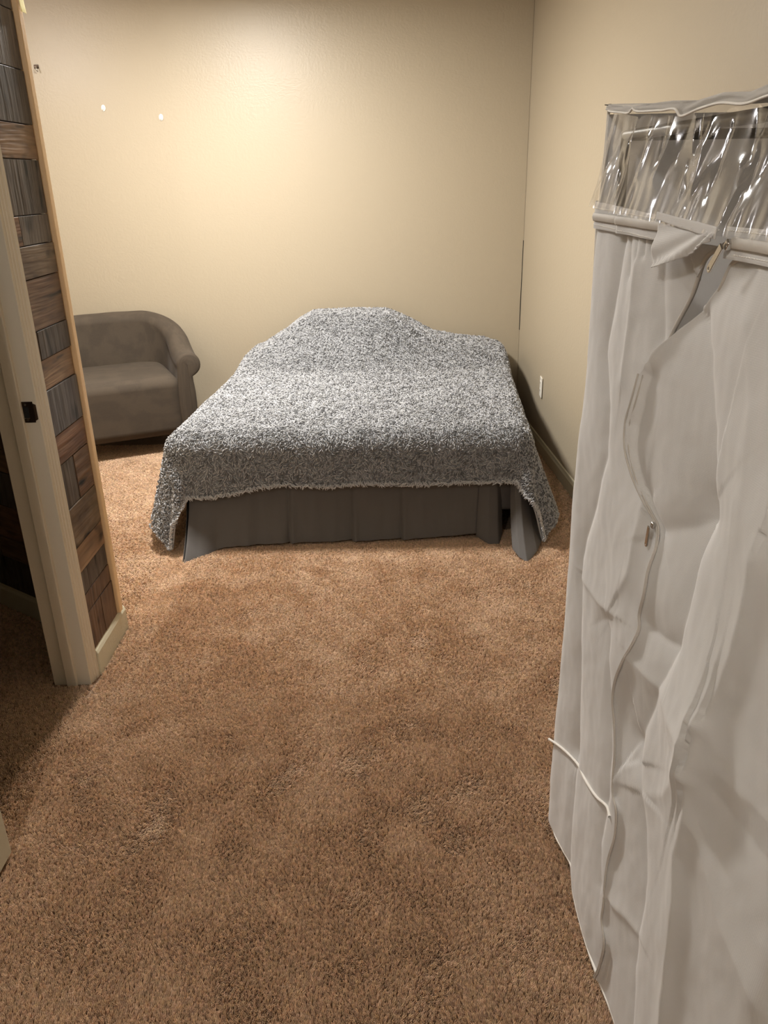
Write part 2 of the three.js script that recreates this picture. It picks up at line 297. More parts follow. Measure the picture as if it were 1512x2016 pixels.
{
  const spots = [];
  const lay = (x0, x1, d0, d1, step, ok) => { for (let d = d0; d < d1; d += step) for (let x = x0; x < x1; x += step) { const px = x + rr(-0.5, 0.5) * step, pd = d + rr(-0.5, 0.5) * step; if (ok(px, pd)) spots.push(px, pd, step); } };
  const inPass = (x, d) => x > -0.978 && x < 0.43 + 0.06 * (1.53 - d) + 0.12 && !(d > 3.32 && x > -0.85 && x < 0.6);
  lay(-0.995, 0.62, 0.92, 2.1, 0.0042, (x, d) => inPass(x, d) || (x <= -0.978 && x > -0.995 && d > 1.47 && d < 2.17));
  lay(-0.99, 0.95, 2.1, 3.36, 0.0052, (x, d) => x > (d < 2.54 ? -0.978 : -1.02) && x < Math.min(rwx(d) - 0.016, d < 2.3 ? 0.75 : 2));
  lay(-0.985, 0.85, -0.3, 0.92, 0.0065, (x) => x > -0.978);
  lay(0.55, 1.03, 1.55, 2.32, 0.0065, (x, d) => x < rwx(d) - 0.016 && (d < 2.1 ? x > 0.62 || d > 2.1 || x > 0.55 + 0.06 * (1.53 - d) : x > 0.75));
  lay(-1.9, -0.86, 2.6, 4.75, 0.0075, (x, d) => d > ang(x) + 0.01 && (d > 2.62 || x < -1.0));
  lay(0.6, 0.93, 3.36, 4.6, 0.009, (x, d) => x < rwx(d) - 0.016);
  lay(-1.75, -0.99, 1.3, 2.85, 0.0068, (x, d) => d < ang(x) - 0.15 && (x < -1.13 || (d > 1.47 && d < 2.17)) && x > -1.75 && x < -0.994);
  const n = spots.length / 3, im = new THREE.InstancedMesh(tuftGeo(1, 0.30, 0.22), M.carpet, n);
  im.name = 'carpet_pile'; im.userData = { kind: 'stuff' };
  const m = new THREE.Matrix4(), q = new THREE.Quaternion(), q2 = new THREE.Quaternion(), up = new THREE.Vector3(0, 1, 0), dir = new THREE.Vector3(), c = new THREE.Color();
  for (let i = 0; i < n; i++) {
    const x = spots[3 * i], d = spots[3 * i + 1], st = spots[3 * i + 2], [a, b] = nap(x, d);
    dir.set(a * 0.75 + rr(-0.4, 0.4), 1, -b * 0.75 + rr(-0.4, 0.4)).normalize();
    q.setFromUnitVectors(up, dir); q2.setFromAxisAngle(up, rr(0, 6.28)); q.multiply(q2);
    const w = st * 1.15 * rr(0.85, 1.2), h = rr(0.009, 0.0125);
    m.compose(new THREE.Vector3(x, -0.001, -d), q, new THREE.Vector3(w, h, w)); im.setMatrixAt(i, m);
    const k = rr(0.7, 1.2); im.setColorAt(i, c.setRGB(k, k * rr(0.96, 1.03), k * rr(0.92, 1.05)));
  }
  im.castShadow = im.receiveShadow = true; floor.add(im);
}

// ------------------------------------------------------------------ bed
const BED = { d: 3.27, ul: -1.0, ur: 0.62, len: 1.86 };
const shear = (v) => 0.065 * v;
const bedTop = (u, v) => {
  const w = sstep(1.18, 1.62, v + 0.06 * N3(u * 3, v * 2, 5));
  const hump = interp([[-0.97, 0.02], [-0.86, 0.085], [-0.76, 0.14], [-0.67, 0.205], [-0.58, 0.252], [-0.3, 0.262], [-0.12, 0.25], [0.02, 0.19], [0.16, 0.115], [0.3, 0.085], [0.5, 0.06], [0.6, 0.02]], u);
  return 0.505 + hump * w + 0.008 * N3(u * 2.2, v * 2.2, 2) + 0.004 * N3(u * 6, v * 6, 8);
};
{
  const bed = thing('bed', 'low bed under the grey sherpa blanket with a dark grey pleated bed skirt', 'bed', [0, 0, 0]);
  mesh('mattress', box(-0.90, 0.57, 0.27, 0.485, BED.d + 0.04, BED.d + BED.len - 0.03, 0.05), M.mattress, bed);
  mesh('box_spring', box(-0.88, 0.56, 0.12, 0.27, BED.d + 0.05, BED.d + BED.len - 0.03, 0.02), M.skirt, bed);
  for (const [x, d] of [[-0.8, BED.d + 0.16], [0.48, BED.d + 0.16], [-0.8, BED.d + 1.7], [0.48, BED.d + 1.7]]) mesh('leg', box(x - 0.025, x + 0.025, 0, 0.13, d - 0.025, d + 0.025, 0.004), M.blackWood, bed);
  // skirt panels: ruled between a top line and a wavy hem [x, d, y]
  function skirtPanel(name, top, hem, nu, amp, label) {
    const nv = 22;
    const at = (arr, t) => { const k = t * (arr.length - 1), i = Math.min(Math.floor(k), arr.length - 2), f = k - i; return arr[i].map((q, c) => lerp(q, arr[i + 1][c], f)); };
    const g = gridGeo(nu, nv, (u, v) => {
      const a = at(top, u), b = at(hem, u), e = Math.pow(v, 0.9);
      const x = lerp(a[0], b[0], e), d = lerp(a[1], b[1], e * e * e * 0.75 + e * 0.25), y = lerp(a[2], b[2], v);
      const wob = amp * (0.25 + v) * (N3(x * 9, y * 2, 3) + 0.5 * N3(x * 24, y * 5, 8));
      return V(x, y, d + wob);
    }, (u, v, p) => [p.x + p.z, p.y]);
    const m = mesh(name, thicken(g, nu, nv, 0.003), M.skirt, bed); if (label) m.userData.label = label; return m;
  }
  const F = BED.d + 0.05;
  const frontTop = [], frontHem = [];
  const pleats = [-0.45, -0.17, 0.05];
  for (let i = 0; i <= 90; i++) {
    const t = i / 90, x = lerp(-0.90, 0.42, t);
    let pl = 0; for (const p of pleats) { const s = (x - p) / 0.02; pl += s < 0 ? 0.020 * Math.exp(s * 0.7) : -0.018 * Math.exp(-s * 0.5); }
    frontTop.push([x, F + pl * 0.3, 0.40]);
    const hd = interp([[-0.90, 3.065], [-0.86, 3.11], [-0.78, 3.185], [-0.45, 3.225], [-0.1, 3.235], [0.25, 3.25], [0.42, 3.265]], x);
    const hy = interp([[-0.90, 0.006], [-0.82, 0.004], [-0.74, 0.022], [-0.45, 0.024], [-0.1, 0.022], [0.2, 0.028], [0.42, 0.04]], x);
    frontHem.push([x, hd + pl, hy]);
  }
  skirtPanel('skirt_panel', frontTop, frontHem, 180, 0.012, 'front panel of the bed skirt with pressed pleats');
  // curled end of the front panel
  skirtPanel('skirt_panel', [[0.405, F - 0.004, 0.4], [0.44, F - 0.01, 0.4], [0.47, F, 0.4], [0.49, F + 0.02, 0.4]], [[0.38, 3.25, 0.03], [0.43, 3.205, 0.008], [0.475, 3.205, 0.008], [0.50, 3.29, 0.02]], 30, 0.004);
  // right corner panel, hanging forward in a V
  skirtPanel('skirt_panel', [[0.535, F - 0.02, 0.34], [0.55, F - 0.04, 0.34], [0.565, F - 0.045, 0.34], [0.59, F + 0.0, 0.34], [0.61, F + 0.1, 0.34]], [[0.522, 3.105, 0.03], [0.545, 3.05, 0.014], [0.572, 3.022, 0.004], [0.625, 3.10, 0.02], [0.665, 3.20, 0.03]], 60, 0.003, 'corner flap of the bed skirt hanging forward');
  skirtPanel('skirt_panel', [[0.60, F + 0.1, 0.40], [0.68, F + 1.8, 0.40]], [[0.63, F + 0.06, 0.02], [0.71, F + 1.8, 0.02]], 120, 0.012);
  skirtPanel('skirt_panel', [[-0.86, F + 1.8, 0.40], [-0.92, F + 0.02, 0.40]], [[-0.87, F + 1.8, 0.02], [-0.905, 3.07, 0.008]], 120, 0.006);
}

// blanket: unfolded sheet (ou, v) draped over the bed box
{
  const blanket = thing('blanket', 'fluffy grey and white sherpa blanket draped over the whole bed', 'blanket', [0, 0, 0]);
  const dropF = 0.275, dropL = 0.475, dropR = 0.47, R = 0.085, q = R * Math.PI / 2;
  const U0 = BED.ul + R, U1 = BED.ur - R, V0 = R, V1 = BED.len;
  const hang = (o) => o < q ? [R * Math.sin(o / R), R * (1 - Math.cos(o / R))] : [R + (o - q) * 0.0, R + (o - q)];
  function P(a, b, off = 0) {                                 // a: along width in metres from U0, may lie outside [0, W]; b: along length
    const u = clamp(a, U0, U1), v = clamp(b, V0, V1);
    const ol = Math.max(0, U0 - a), or = Math.max(0, a - U1), of = Math.max(0, V0 - b);
    const os = ol + or, sgn = ol > 0 ? -1 : 1;
    let ox = 0, od = 0, drop = 0;
    const L = Math.hypot(os, of);
    if (L > 0) {
      const th = Math.atan2(of, os);                          // 0: side, pi/2: front
      const [out, dn] = hang(L);
      const corner = Math.sin(2 * th) ** 2;
      const below = Math.max(0, L - q);
      let flare = below * lerp(1, 0.3, sstep(0.15, 1.2, v)) * (sgn < 0 ? lerp(0.34, 0.13, th / 1.571) : lerp(0.38, 0.13, th / 1.571)) + corner * below * (sgn < 0 ? 0.14 : 0.13);
      // folds in the hanging cloth
      const ph = sgn < 0 ? Math.sin(th * 7.0 + 0.6) : Math.sin(th * 9.0 + 0.4);
      const fold = below * (0.07 * ph * Math.sin(clamp(th / 1.571, 0, 1) * Math.PI)) + (below > 0 ? 0.035 * below * (1 - th / 1.571) * N3(v * 4.5, sgn * 3, 6) * 2 + 0.02 * below * N3(u * 3.0, 5, 2) * (th / 1.571) * 2 : 0);
      const reach = out + flare + fold;
      const ps = (Math.PI / 2) * Math.pow(clamp(th / 1.5708, 0, 1), L < q ? 1 : lerp(1, sgn < 0 ? 0.24 : 0.45, sstep(0, 0.14, below)));
      ox = sgn * Math.cos(ps) * reach; od = -Math.sin(ps) * reach;
      drop = Math.sqrt(Math.max(0, dn * dn - (flare + fold) ** 2 * 0.6));
      if (L < q) drop = dn;
    }
    const y = bedTop(u, v) - drop;
    return V(u + shear(v) + ox, Math.max(y, 0.035), BED.d + v + od);
  }
  const A0 = U0 - dropL, A1 = U1 + dropR, B0 = V0 - dropF, B1 = V1;
  // wavy cut of the front hem
  const hemB = (a) => B0 + 0.012 * N3(a * 3, 1, 1) + (a < -0.45 ? -0.05 * sstep(-0.45, -0.88, a) : 0) + 0.01 * sstep(0.2, 0.55, a);
  const Pw = (s, t) => { const a = lerp(A0, A1, s); return [a, lerp(hemB(a), B1, t)]; };
  const nu = 260, nv = 220;
  const g = gridGeo(nu, nv, (s, t) => P(...Pw(s, t)), (s, t) => [s * 2, t * 2]);
  const th = thicken(g, nu, nv, 0.007);
  mesh('backing', th, M.blanketBase, blanket);
  // pile: curled tufts
  const curl = (() => {
    const pts = []; for (let i = 0; i <= 5; i++) { const t = i / 5; pts.push(new THREE.Vector3(Math.sin(t * 5.2) * 0.16, 0.12 + 0.36 * Math.sin(t * 2.6), (t - 0.45) * 1.0)); }
    const tg = new THREE.TubeGeometry(new THREE.CatmullRomCurve3(pts), 6, 0.17, 5, false), p = tg.attributes.position;
    for (let i = 0; i <= 6; i++) { const t = i / 6, c = new THREE.Vector3(); new THREE.CatmullRomCurve3(pts).getPointAt(t, c); const k = 0.35 + 0.65 * Math.sin(Math.PI * clamp(0.12 + t * 0.8, 0, 1)); for (let j = 0; j <= 5; j++) { const n = i * 6 + j; p.setXYZ(n, c.x + (p.getX(n) - c.x) * k, c.y + (p.getY(n) - c.y) * k, c.z + (p.getZ(n) - c.z) * k); } }
    tg.computeVertexNormals(); return tg;
  })();
  const list = [], e = 0.004, tmp = { t1: new THREE.Vector3(), t2: new THREE.Vector3() };
  const W = A1 - A0, Ln = B1 - B0, step = 0.0088;
  for (let b = 0; b < Ln; b += step) for (let a = 0; a < W; a += step) {
    const s = (a + rr(-0.5, 0.5) * step) / W, t = (b + rr(-0.5, 0.5) * step) / Ln; if (s < 0.001 || s > 0.999 || t < 0.001 || t > 0.998) continue;
    list.push([s, t, 1]);
  }
  for (let a = 0; a < W; a += 0.003) list.push([a / W, rr(-0.001, 0.006), 1.25]);
  for (let b = 0; b < Ln; b += 0.0055) { list.push([rr(0, 0.003), b / Ln, 1.1]); list.push([1 - rr(0, 0.003), b / Ln, 1.1]); }
  const im = new THREE.InstancedMesh(curl, M.pile, list.length), m = new THREE.Matrix4(), c = new THREE.Color();
  im.name = 'sherpa_pile'; im.userData = { kind: 'stuff' };
  let k = 0;
  for (const [s, t, big] of list) {
    const [a, b] = Pw(s, t), p = P(a, b), n = tmp.t1.subVectors(P(a + e, b), p).cross(tmp.t2.subVectors(P(a, b + e), p)).clone();
    if (n.lengthSq() < 1e-14) n.set(0, 1, 0); n.normalize();
    const phi = 3.2 * N3(a * 14, b * 14, 5) + 1.6 * N3(a * 5, b * 5, 2) + rr(-1, 1);
    const ref = Math.abs(n.y) > 0.9 ? new THREE.Vector3(0, 0, 1) : new THREE.Vector3(0, 1, 0);
    const x0 = ref.clone().cross(n).normalize(), z0 = x0.clone().cross(n).normalize();
    const z = x0.clone().multiplyScalar(Math.sin(phi)).addScaledVector(z0, Math.cos(phi));
    z.addScaledVector(n, rr(-0.15, 0.35)).normalize();
    const x = n.clone().cross(z).normalize(), y = z.clone().cross(x);
    const len = rr(0.013, 0.021) * big, wd = rr(0.0075, 0.0115) * big, ht = rr(0.013, 0.023) * big;
    m.makeBasis(x.multiplyScalar(wd), y.multiplyScalar(ht), z.multiplyScalar(len)).setPosition(p.x, p.y, p.z);
    im.setMatrixAt(k, m); const g1 = big === 1.25 ? rr(1.1, 1.3) : rnd() < 0.3 ? rr(0.3, 0.45) : rr(0.85, 1.15); im.setColorAt(k, c.setRGB(g1, g1, g1 * rr(0.98, 1.04))); k++;
  }
  im.castShadow = im.receiveShadow = true; blanket.add(im);
}

// ------------------------------------------------------------------ tub armchair
{
  const ch = thing('armchair', 'taupe microsuede tub armchair with rolled arms against the back wall', 'armchair', [-1.655, 0, -4.76], 24.8 * Math.PI / 180);
  ch.scale.setScalar(1.06);
  const path = (t) => {                                      // t -1..1 right front -> back -> left front
    const a = Math.abs(t), sg = t < 0 ? 1 : -1;
    if (a > 0.62) { const k = (a - 0.62) / 0.38; return [sg * lerp(0.345, 0.335, k), lerp(-0.02, 0.29, k)]; }
    const th = (a / 0.62) * Math.PI / 2; return [sg * 0.345 * Math.sin(th) ** 0.85, -0.02 - 0.27 * Math.cos(th) ** 0.85];
  };
  const top = (t) => { const a = Math.abs(t); return 0.735 - 0.165 * sstep(0.22, 0.95, a) + 0.004 * N3(t * 6, 1, 1); };
  const prof = [];                                           // [out, y from bottom fraction 0..1 or roll]
  const nP = 44, nT = 90;
  const section = (k, h) => {                                // closed loop, k 0..1
    const r = 0.066, cy = h - r, cx = 0.022, b = 0.115;
    if (k < 0.28) { const t = k / 0.28; return [lerp(-0.045, -0.04, t) - 0.012 * Math.sin(t * Math.PI), lerp(b, cy, t)]; }
    if (k < 0.68) { const a = Math.PI - ((k - 0.28) / 0.40) * (Math.PI * 1.42); return [cx + r * Math.cos(a), cy + r * Math.sin(a)]; }
    if (k < 0.94) { const t = (k - 0.68) / 0.26; const a = Math.PI - Math.PI * 1.42, x0 = cx + r * Math.cos(a), y0 = cy + r * Math.sin(a); return [lerp(x0, 0.045, sstep(0, 0.3, t)), lerp(y0, b, t)]; }
    const t = (k - 0.94) / 0.06; return [lerp(0.045, -0.045, t), b - 0.004 * Math.sin(t * Math.PI)];
  };
  const at = (t, k) => {
    const [x, z] = path(t), [x1, z1] = path(t + 0.004), [x2, z2] = path(t - 0.004); let tx = x1 - x2, tz = z1 - z2; const l = Math.hypot(tx, tz); tx /= l; tz /= l;
    let nx = -tz, nz = tx; if (nx * x + nz * (z + 0.02) < 0) { nx = -nx; nz = -nz; }
    const [o, y] = section(k, top(t)); const w = 0.004 * N3(t * 7, k * 6, 4);
    return [x + nx * (o + w), y, z + nz * (o + w)];
  };
  const sh = gridGeo(nT, nP, (u, v) => new THREE.Vector3(...at(lerp(-1, 1, u), v)), (u, v) => [u * 2.4, v * 1.6]);
  const caps = [];
  for (const e of [-1, 1]) {
    const ctr = [0, 0, 0]; const ring = []; for (let j = 0; j < nP; j++) { const p = at(e, j / nP); ring.push(p); ctr[0] += p[0] / nP; ctr[1] += p[1] / nP; ctr[2] += p[2] / nP; }
    const rings = [1, 0.93, 0.8, 0.5, 0.0], bul = [0, 0.009, 0.014, 0.017, 0.018];
    const cg = gridGeo(nP, 4, (u, v) => { const p = ring[Math.round(u * nP) % nP], k = rings[Math.round(v * 4)]; const mid = clamp(p[1], 0.2, top(e) - 0.066); const cxx = lerp(ctr[0], ctr[0], 1); const q = [lerp(cxx, p[0], k), lerp(mid, p[1], k), p[2] + bul[Math.round(v * 4)]]; return new THREE.Vector3(...q); }, (u, v) => [u, v]);
    if (e > 0) cg.index.array.reverse(); cg.computeVertexNormals(); caps.push(cg);
  }
  mesh('tub_back', mergeGeometries([sh, ...caps]), M.suede, ch);
  const seat = new RoundedBoxGeometry(0.60, 0.335, 0.56, 10, 0.055); { const p = seat.attributes.position; for (let i = 0; i < p.count; i++) { const x = p.getX(i), y = p.getY(i), z = p.getZ(i); p.setY(i, y + (y > 0 ? 0.014 * (1 - (x / 0.3) ** 2) * (1 - (z / 0.28) ** 2) : 0) + 0.003 * N3(x * 8, z * 8, 2)); p.setZ(i, z + (z > 0 ? 0.014 * (1 - (x / 0.32) ** 2) * (1 - ((y) / 0.2) ** 2) : 0)); } seat.computeVertexNormals(); }
  seat.translate(0, 0.2775, 0.02); boxUV(seat); mesh('seat', seat, M.suede, ch);
  for (const [x, z] of [[0.27, 0.22], [-0.27, 0.22], [0.25, -0.2], [-0.25, -0.2]]) { const l = new THREE.CylinderGeometry(0.028, 0.02, 0.118, 4); l.rotateY(Math.PI / 4); l.translate(x, 0.059, z); mesh('leg', toCreasedNormals(l, 0.5), M.blackWood, ch); }
}

// ------------------------------------------------------------------ fabric wardrobe
{
  const sl = 0.06, kk = Math.hypot(1, sl);
  const wd = thing('fabric_wardrobe', 'tall off white fabric wardrobe with a clear vinyl window and a half open zipped front', 'wardrobe', [0.378, 0, -1.53], -Math.atan2(1, sl));
  // local axes: x along the front towards the camera, y up, z out of the front
  const S1 = 0.905, DEP = 0.47;
  const left = [[-0.006, 1.626], [-0.007, 1.555], [-0.014, 1.476], [-0.021, 1.454], [-0.015, 1.365], [-0.003, 1.197], [-0.003, 1.043], [-0.008, 0.875], [-0.014, 0.716], [-0.02, 0.518], [-0.025, 0.316], [-0.023, 0.148], [-0.017, 0.035]];
  const hem = [[-0.017, 0.035], [0.053, 0.04], [0.12, 0.055], [0.17, 0.058], [0.215, 0.03], [0.284, 0.012], [0.339, 0.012], [0.421, 0.022], [0.519, 0.03], [0.7, 0.03], [S1, 0.035]];
  const zip = [[0.555, 1.443], [0.55, 1.427], [0.531, 1.417], [0.506, 1.387], [0.463, 1.353], [0.416, 1.318], [0.371, 1.281], [0.334, 1.238], [0.322, 1.192], [0.31, 1.155], [0.315, 1.115], [0.333, 1.078], [0.365, 1.046], [0.386, 1.029], [0.403, 1.015], [0.421, 0.992], [0.421, 0.949], [0.421, 0.904], [0.408, 0.859], [0.415, 0.84], [0.412, 0.813], [0.385, 0.756], [0.348, 0.684], [0.341, 0.641], [0.356, 0.597], [0.374, 0.554], [0.393, 0.478], [0.417, 0.464], [0.424, 0.411], [0.411, 0.335], [0.415, 0.301], [0.422, 0.231], [0.424, 0.193], [0.449, 0.169], [0.436, 0.082], [0.414, 0.02]];
  const gapL = [[0.56, 1.444], [0.517, 1.439], [0.463, 1.417], [0.418, 1.366], [0.372, 1.31], [0.336, 1.251], [0.334, 1.238]];
  // crease lines [points, height, width on the far side, width on the near side]
  const folds = [
    [[[0.145, 1.421], [0.136, 1.346], [0.114, 1.248], [0.116, 1.221], [0.153, 1.138], [0.165, 1.046], [0.135, 0.955], [0.091, 0.85], [0.08, 0.799], [0.086, 0.733], [0.109, 0.576], [0.129, 0.352]], -0.011, 0.035, 0.022],
    [[[0.338, 1.433], [0.335, 1.37], [0.342, 1.312], [0.340, 1.252]], -0.004, 0.03, 0.012],
    [[[0.112, 0.77], [0.226, 0.776], [0.307, 0.798]], 0.006, 0.03, 0.012],
    [[[0.208, 0.727], [0.246, 0.757], [0.303, 0.793], [0.318, 0.827], [0.317, 0.857]], -0.0025, 0.010, 0.02],
    [[[0.317, 0.857], [0.343, 0.9], [0.347, 0.967], [0.358, 1.026]], 0.007, 0.05, 0.016],
    [[[0.265, 0.744], [0.273, 0.694], [0.33, 0.517], [0.344, 0.433], [0.342, 0.303], [0.37, 0.226]], -0.008, 0.03, 0.014],
    [[[0.139, 0.346], [0.155, 0.204], [0.166, 0.064]], -0.008, 0.03, 0.018],
    [[[0.222, 1.441], [0.232, 1.40]], -0.006, 0.006, 0.006], [[[0.25, 1.444], [0.257, 1.406]], -0.006, 0.005, 0.005], [[[0.281, 1.442], [0.287, 1.416]], -0.006, 0.005, 0.005], [[[0.183, 1.443], [0.195, 1.369]], -0.005, 0.01, 0.008], [[[0.305, 1.442], [0.306, 1.422]], -0.006, 0.004, 0.005],
    [[[0.236, 1.40], [0.232, 1.30], [0.22, 1.2]], 0.006, 0.03, 0.02],
    // door side
    [[[0.475, 1.341], [0.503, 1.3], [0.54, 1.209], [0.554, 1.136], [0.554, 1.107]], -0.016, 0.09, 0.022],
    [[[0.554, 1.107], [0.505, 1.06], [0.423, 1.011]], -0.010, 0.03, 0.05],
    [[[0.561, 1.096], [0.545, 1.032], [0.541, 0.942], [0.538, 0.893], [0.526, 0.841], [0.489, 0.743], [0.443, 0.634]], -0.016, 0.07, 0.035],
    [[[0.443, 0.634], [0.459, 0.603], [0.494, 0.569], [0.521, 0.508], [0.551, 0.426], [0.559, 0.317], [0.56, 0.244], [0.592, 0.137], [0.60, 0.04]], -0.011, 0.05, 0.02],
    [[[0.73, 1.118], [0.725, 1.057], [0.713, 0.98], [0.696, 0.908], [0.684, 0.855]], 0.020, 0.10, 0.03],
    [[[0.684, 0.855], [0.681, 0.791], [0.675, 0.76]], 0.016, 0.05, 0.012],
    [[[0.675, 0.76], [0.678, 0.683], [0.666, 0.613], [0.686, 0.536], [0.694, 0.42], [0.709, 0.309], [0.72, 0.05]], 0.020, 0.09, 0.022],
    [[[0.428, 0.852], [0.489, 0.862], [0.534, 0.877]], -0.008, 0.025, 0.02],
    [[[0.673, 0.767], [0.754, 0.772], [0.843, 0.781]], -0.007, 0.05, 0.06], [[[0.681, 0.791], [0.754, 0.813], [0.825, 0.833]], 0.006, 0.05, 0.04],
    [[[0.451, 0.265], [0.506, 0.297], [0.552, 0.315]], 0.007, 0.03, 0.015], [[[0.613, 1.358], [0.653, 1.273], [0.679, 1.159]], 0.005, 0.03, 0.03],
    [[[0.405, 0.77], [0.513, 0.785], [0.597, 0.793], [0.681, 0.816]], 0.009, 0.04, 0.03], [[[0.50, 0.57], [0.60, 0.66], [0.672, 0.77]], 0.007, 0.03, 0.03], [[[0.69, 0.69], [0.78, 0.62], [0.90, 0.60]], 0.008, 0.07, 0.05],
  ];
  const zipL = zip.slice(7);
  folds.push([zipL.slice(0, 8).map(([s, y]) => [s + 0.014, y]), -0.009, 0.008, 0.022], [zipL.slice(8).map(([s, y]) => [s + 0.006, y]), 0.0035, 0.012, 0.010]);
  const boxed = folds.map((f) => { const xs = f[0].map((p) => p[0]), ys = f[0].map((p) => p[1]), r = 4.5 * Math.max(f[2], f[3]); return [Math.min(...xs) - r, Math.max(...xs) + r, Math.min(...ys) - r, Math.max(...ys) + r]; });
  function relief(s, y) {
    let h = 0;
    for (let i = 0; i < folds.length; i++) {
      const b = boxed[i]; if (s < b[0] || s > b[1] || y < b[2] || y > b[3]) continue;
      const [pts, amp, wl, wr] = folds[i]; let best = 1e9, side = 1;
      for (let j = 0; j < pts.length - 1; j++) {
        const [ax, ay] = pts[j], bx = pts[j + 1][0] - ax, by = pts[j + 1][1] - ay, t = clamp(((s - ax) * bx + (y - ay) * by) / (bx * bx + by * by), 0, 1), ex = s - ax - bx * t, ey = y - ay - by * t, d2 = ex * ex + ey * ey;
        if (d2 < best) { best = d2; const cr = bx * (y - ay) - by * (s - ax); side = Math.abs(by) > Math.abs(bx) ? (by < 0 ? cr : -cr) : -cr * Math.sign(bx); }
      }
      const w = side > 0 ? wr : wl; h += amp * Math.exp(-(Math.sqrt(best + 4e-6) - 0.002) / w);
    }
    return h + 0.0045 * N3(s * 7, y * 4, 3) + 0.0022 * N3(s * 16, y * 9, 8) + 0.0009 * N3(s * 40, y * 30, 5) + 0.012 * N3(s * 2.6, y * 1.6, 12);
  }
  const TOPY = 1.435;
  const edgeIn = (s, y) => -0.012 * Math.exp(-Math.max(0, s - interp(left, y, 1, 0)) / 0.012);
  // far panel
  {
    const nu = 130, nv = 330;
    const g = gridGeo(nu, nv, (u, v) => {
      const yT = TOPY; let s = 0, y = 0; const y0 = (ss) => interp(hem, ss);
      y = lerp(yT, 0, v); const lim = (yy) => (yy > 1.238 ? interp(gapL, yy, 1, 0) : interp(zip, yy, 1, 0) + 0.003);
      // rows follow the hem at the bottom
      const sGuess = lerp(interp(left, y, 1, 0), lim(y), u); y = lerp(yT, y0(sGuess), v); s = lerp(interp(left, y, 1, 0), lim(y), u);
      const under = y < 1.238 ? -0.006 * Math.exp(-(lim(y) - s) / 0.02) : -0.008 * sstep(1.238, 1.3, y) * Math.exp(-(lim(y) - s) / 0.05);
      return new THREE.Vector3(s, y, relief(s, y) + under + edgeIn(s, y));
    }, (u, v, p) => [p.x, p.y]);
    mesh('front_panel', thicken(g, nu, nv, 0.0012), M.fabric, wd);
  }
  // door panel
  {
    const nu = 190, nv = 330;
    const g = gridGeo(nu, nv, (u, v) => {
      let y = lerp(TOPY, 0, v); const lim = (yy) => interp(zip, yy, 1, 0);
      let s = lerp(lim(y), S1, u); y = lerp(TOPY, interp(hem, s), v); s = lerp(lim(y), S1, u);
      const lift = 0.006 * Math.exp(-(s - lim(y)) / 0.01) + (y > 1.0 ? 0.022 * sstep(1.0, 1.14, y) * (1 - sstep(1.22, 1.4, y)) * Math.exp(-(s - lim(y)) / 0.05) : 0) - 0.016 * sstep(1.24, 1.4, y) * Math.exp(-(s - lim(y)) / 0.08);
      return new THREE.Vector3(s, y, relief(s, y) + lift - 0.02 * Math.exp(-(S1 - s) / 0.012));
    }, (u, v, p) => [p.x, p.y]);
    mesh('door_panel', thicken(g, nu, nv, 0.0012), M.fabric, wd).userData.label = 'zipped door flap hanging loose';
  }
  const onFront = (pts, off) => pts.map(([s, y]) => new THREE.Vector3(s, y, relief(s, y) + off));
  // zipper down the door and the two sliders
  mesh('zipper', mergeGeometries([tube(zipL.map(([s, y]) => new THREE.Vector3(s, y, relief(s, y) + 0.0075 + 0.022 * sstep(1.0, 1.14, y) * (1 - sstep(1.22, 1.4, y)))), 0.0018, 240, 7), tube(zipL.map(([s, y]) => new THREE.Vector3(s + 0.0042, y, relief(s + 0.0042, y) + 0.0068 + 0.018 * sstep(1.0, 1.14, y) * (1 - sstep(1.22, 1.4, y)))), 0.0016, 240, 7)]), M.zipper, wd);
  mesh('zipper', tube(zip.slice(0, 9).map(([s, y]) => new THREE.Vector3(s + 0.002, y, relief(s, y) + 0.001 - 0.012 * sstep(1.24, 1.4, y))), 0.003, 60, 7), M.zipper, wd);
  mesh('zipper', tube(gapL.slice(1).map(([s, y]) => new THREE.Vector3(s - 0.001, y, relief(s, y) - 0.007 * sstep(1.238, 1.3, y))), 0.0032, 60, 7), M.zipper, wd);
  function slider(x, y, z, ang, size) {
    const s = new THREE.Group(); s.name = numbered('zipper_pull'); s.position.set(x, y, z); s.rotation.z = ang; wd.add(s);
    const body = new RoundedBoxGeometry(0.009 * size, 0.012 * size, 0.007 * size, 2, 0.002 * size); mesh('slider', body, M.steel, s);
    const sh = new THREE.Shape(); const w = 0.0042 * size, l = 0.036 * size; sh.moveTo(-w, 0); sh.lineTo(w, 0); sh.lineTo(w * 1.1, -l); sh.absarc(0, -l, w * 1.1, 0, Math.PI, true); sh.lineTo(-w, 0);
    const ho = new THREE.Path(); ho.absarc(0, -l, w * 0.55, 0, Math.PI * 2); sh.holes.push(ho);
    const tab = new THREE.ExtrudeGeometry(sh, { depth: 0.0015, bevelEnabled: true, bevelSize: 0.0005, bevelThickness: 0.0005, bevelSegments: 2 }); tab.translate(0, -0.003, 0.006 * size); mesh('tab', tab, M.steel, s);
  }
  slider(0.553, 1.441, 0.012, -0.72, 1.0);
  slider(0.404, 1.016, relief(0.404, 1.016) + 0.014, -0.10, 0.85);

  // header band with the closed part of the upper zipper
  const bandTop = [[-0.012, 1.476], [0.151, 1.470], [0.362, 1.463], [0.531, 1.458], [S1, 1.462]], bandLow = [[-0.02, 1.432], [0.9, 1.428]];
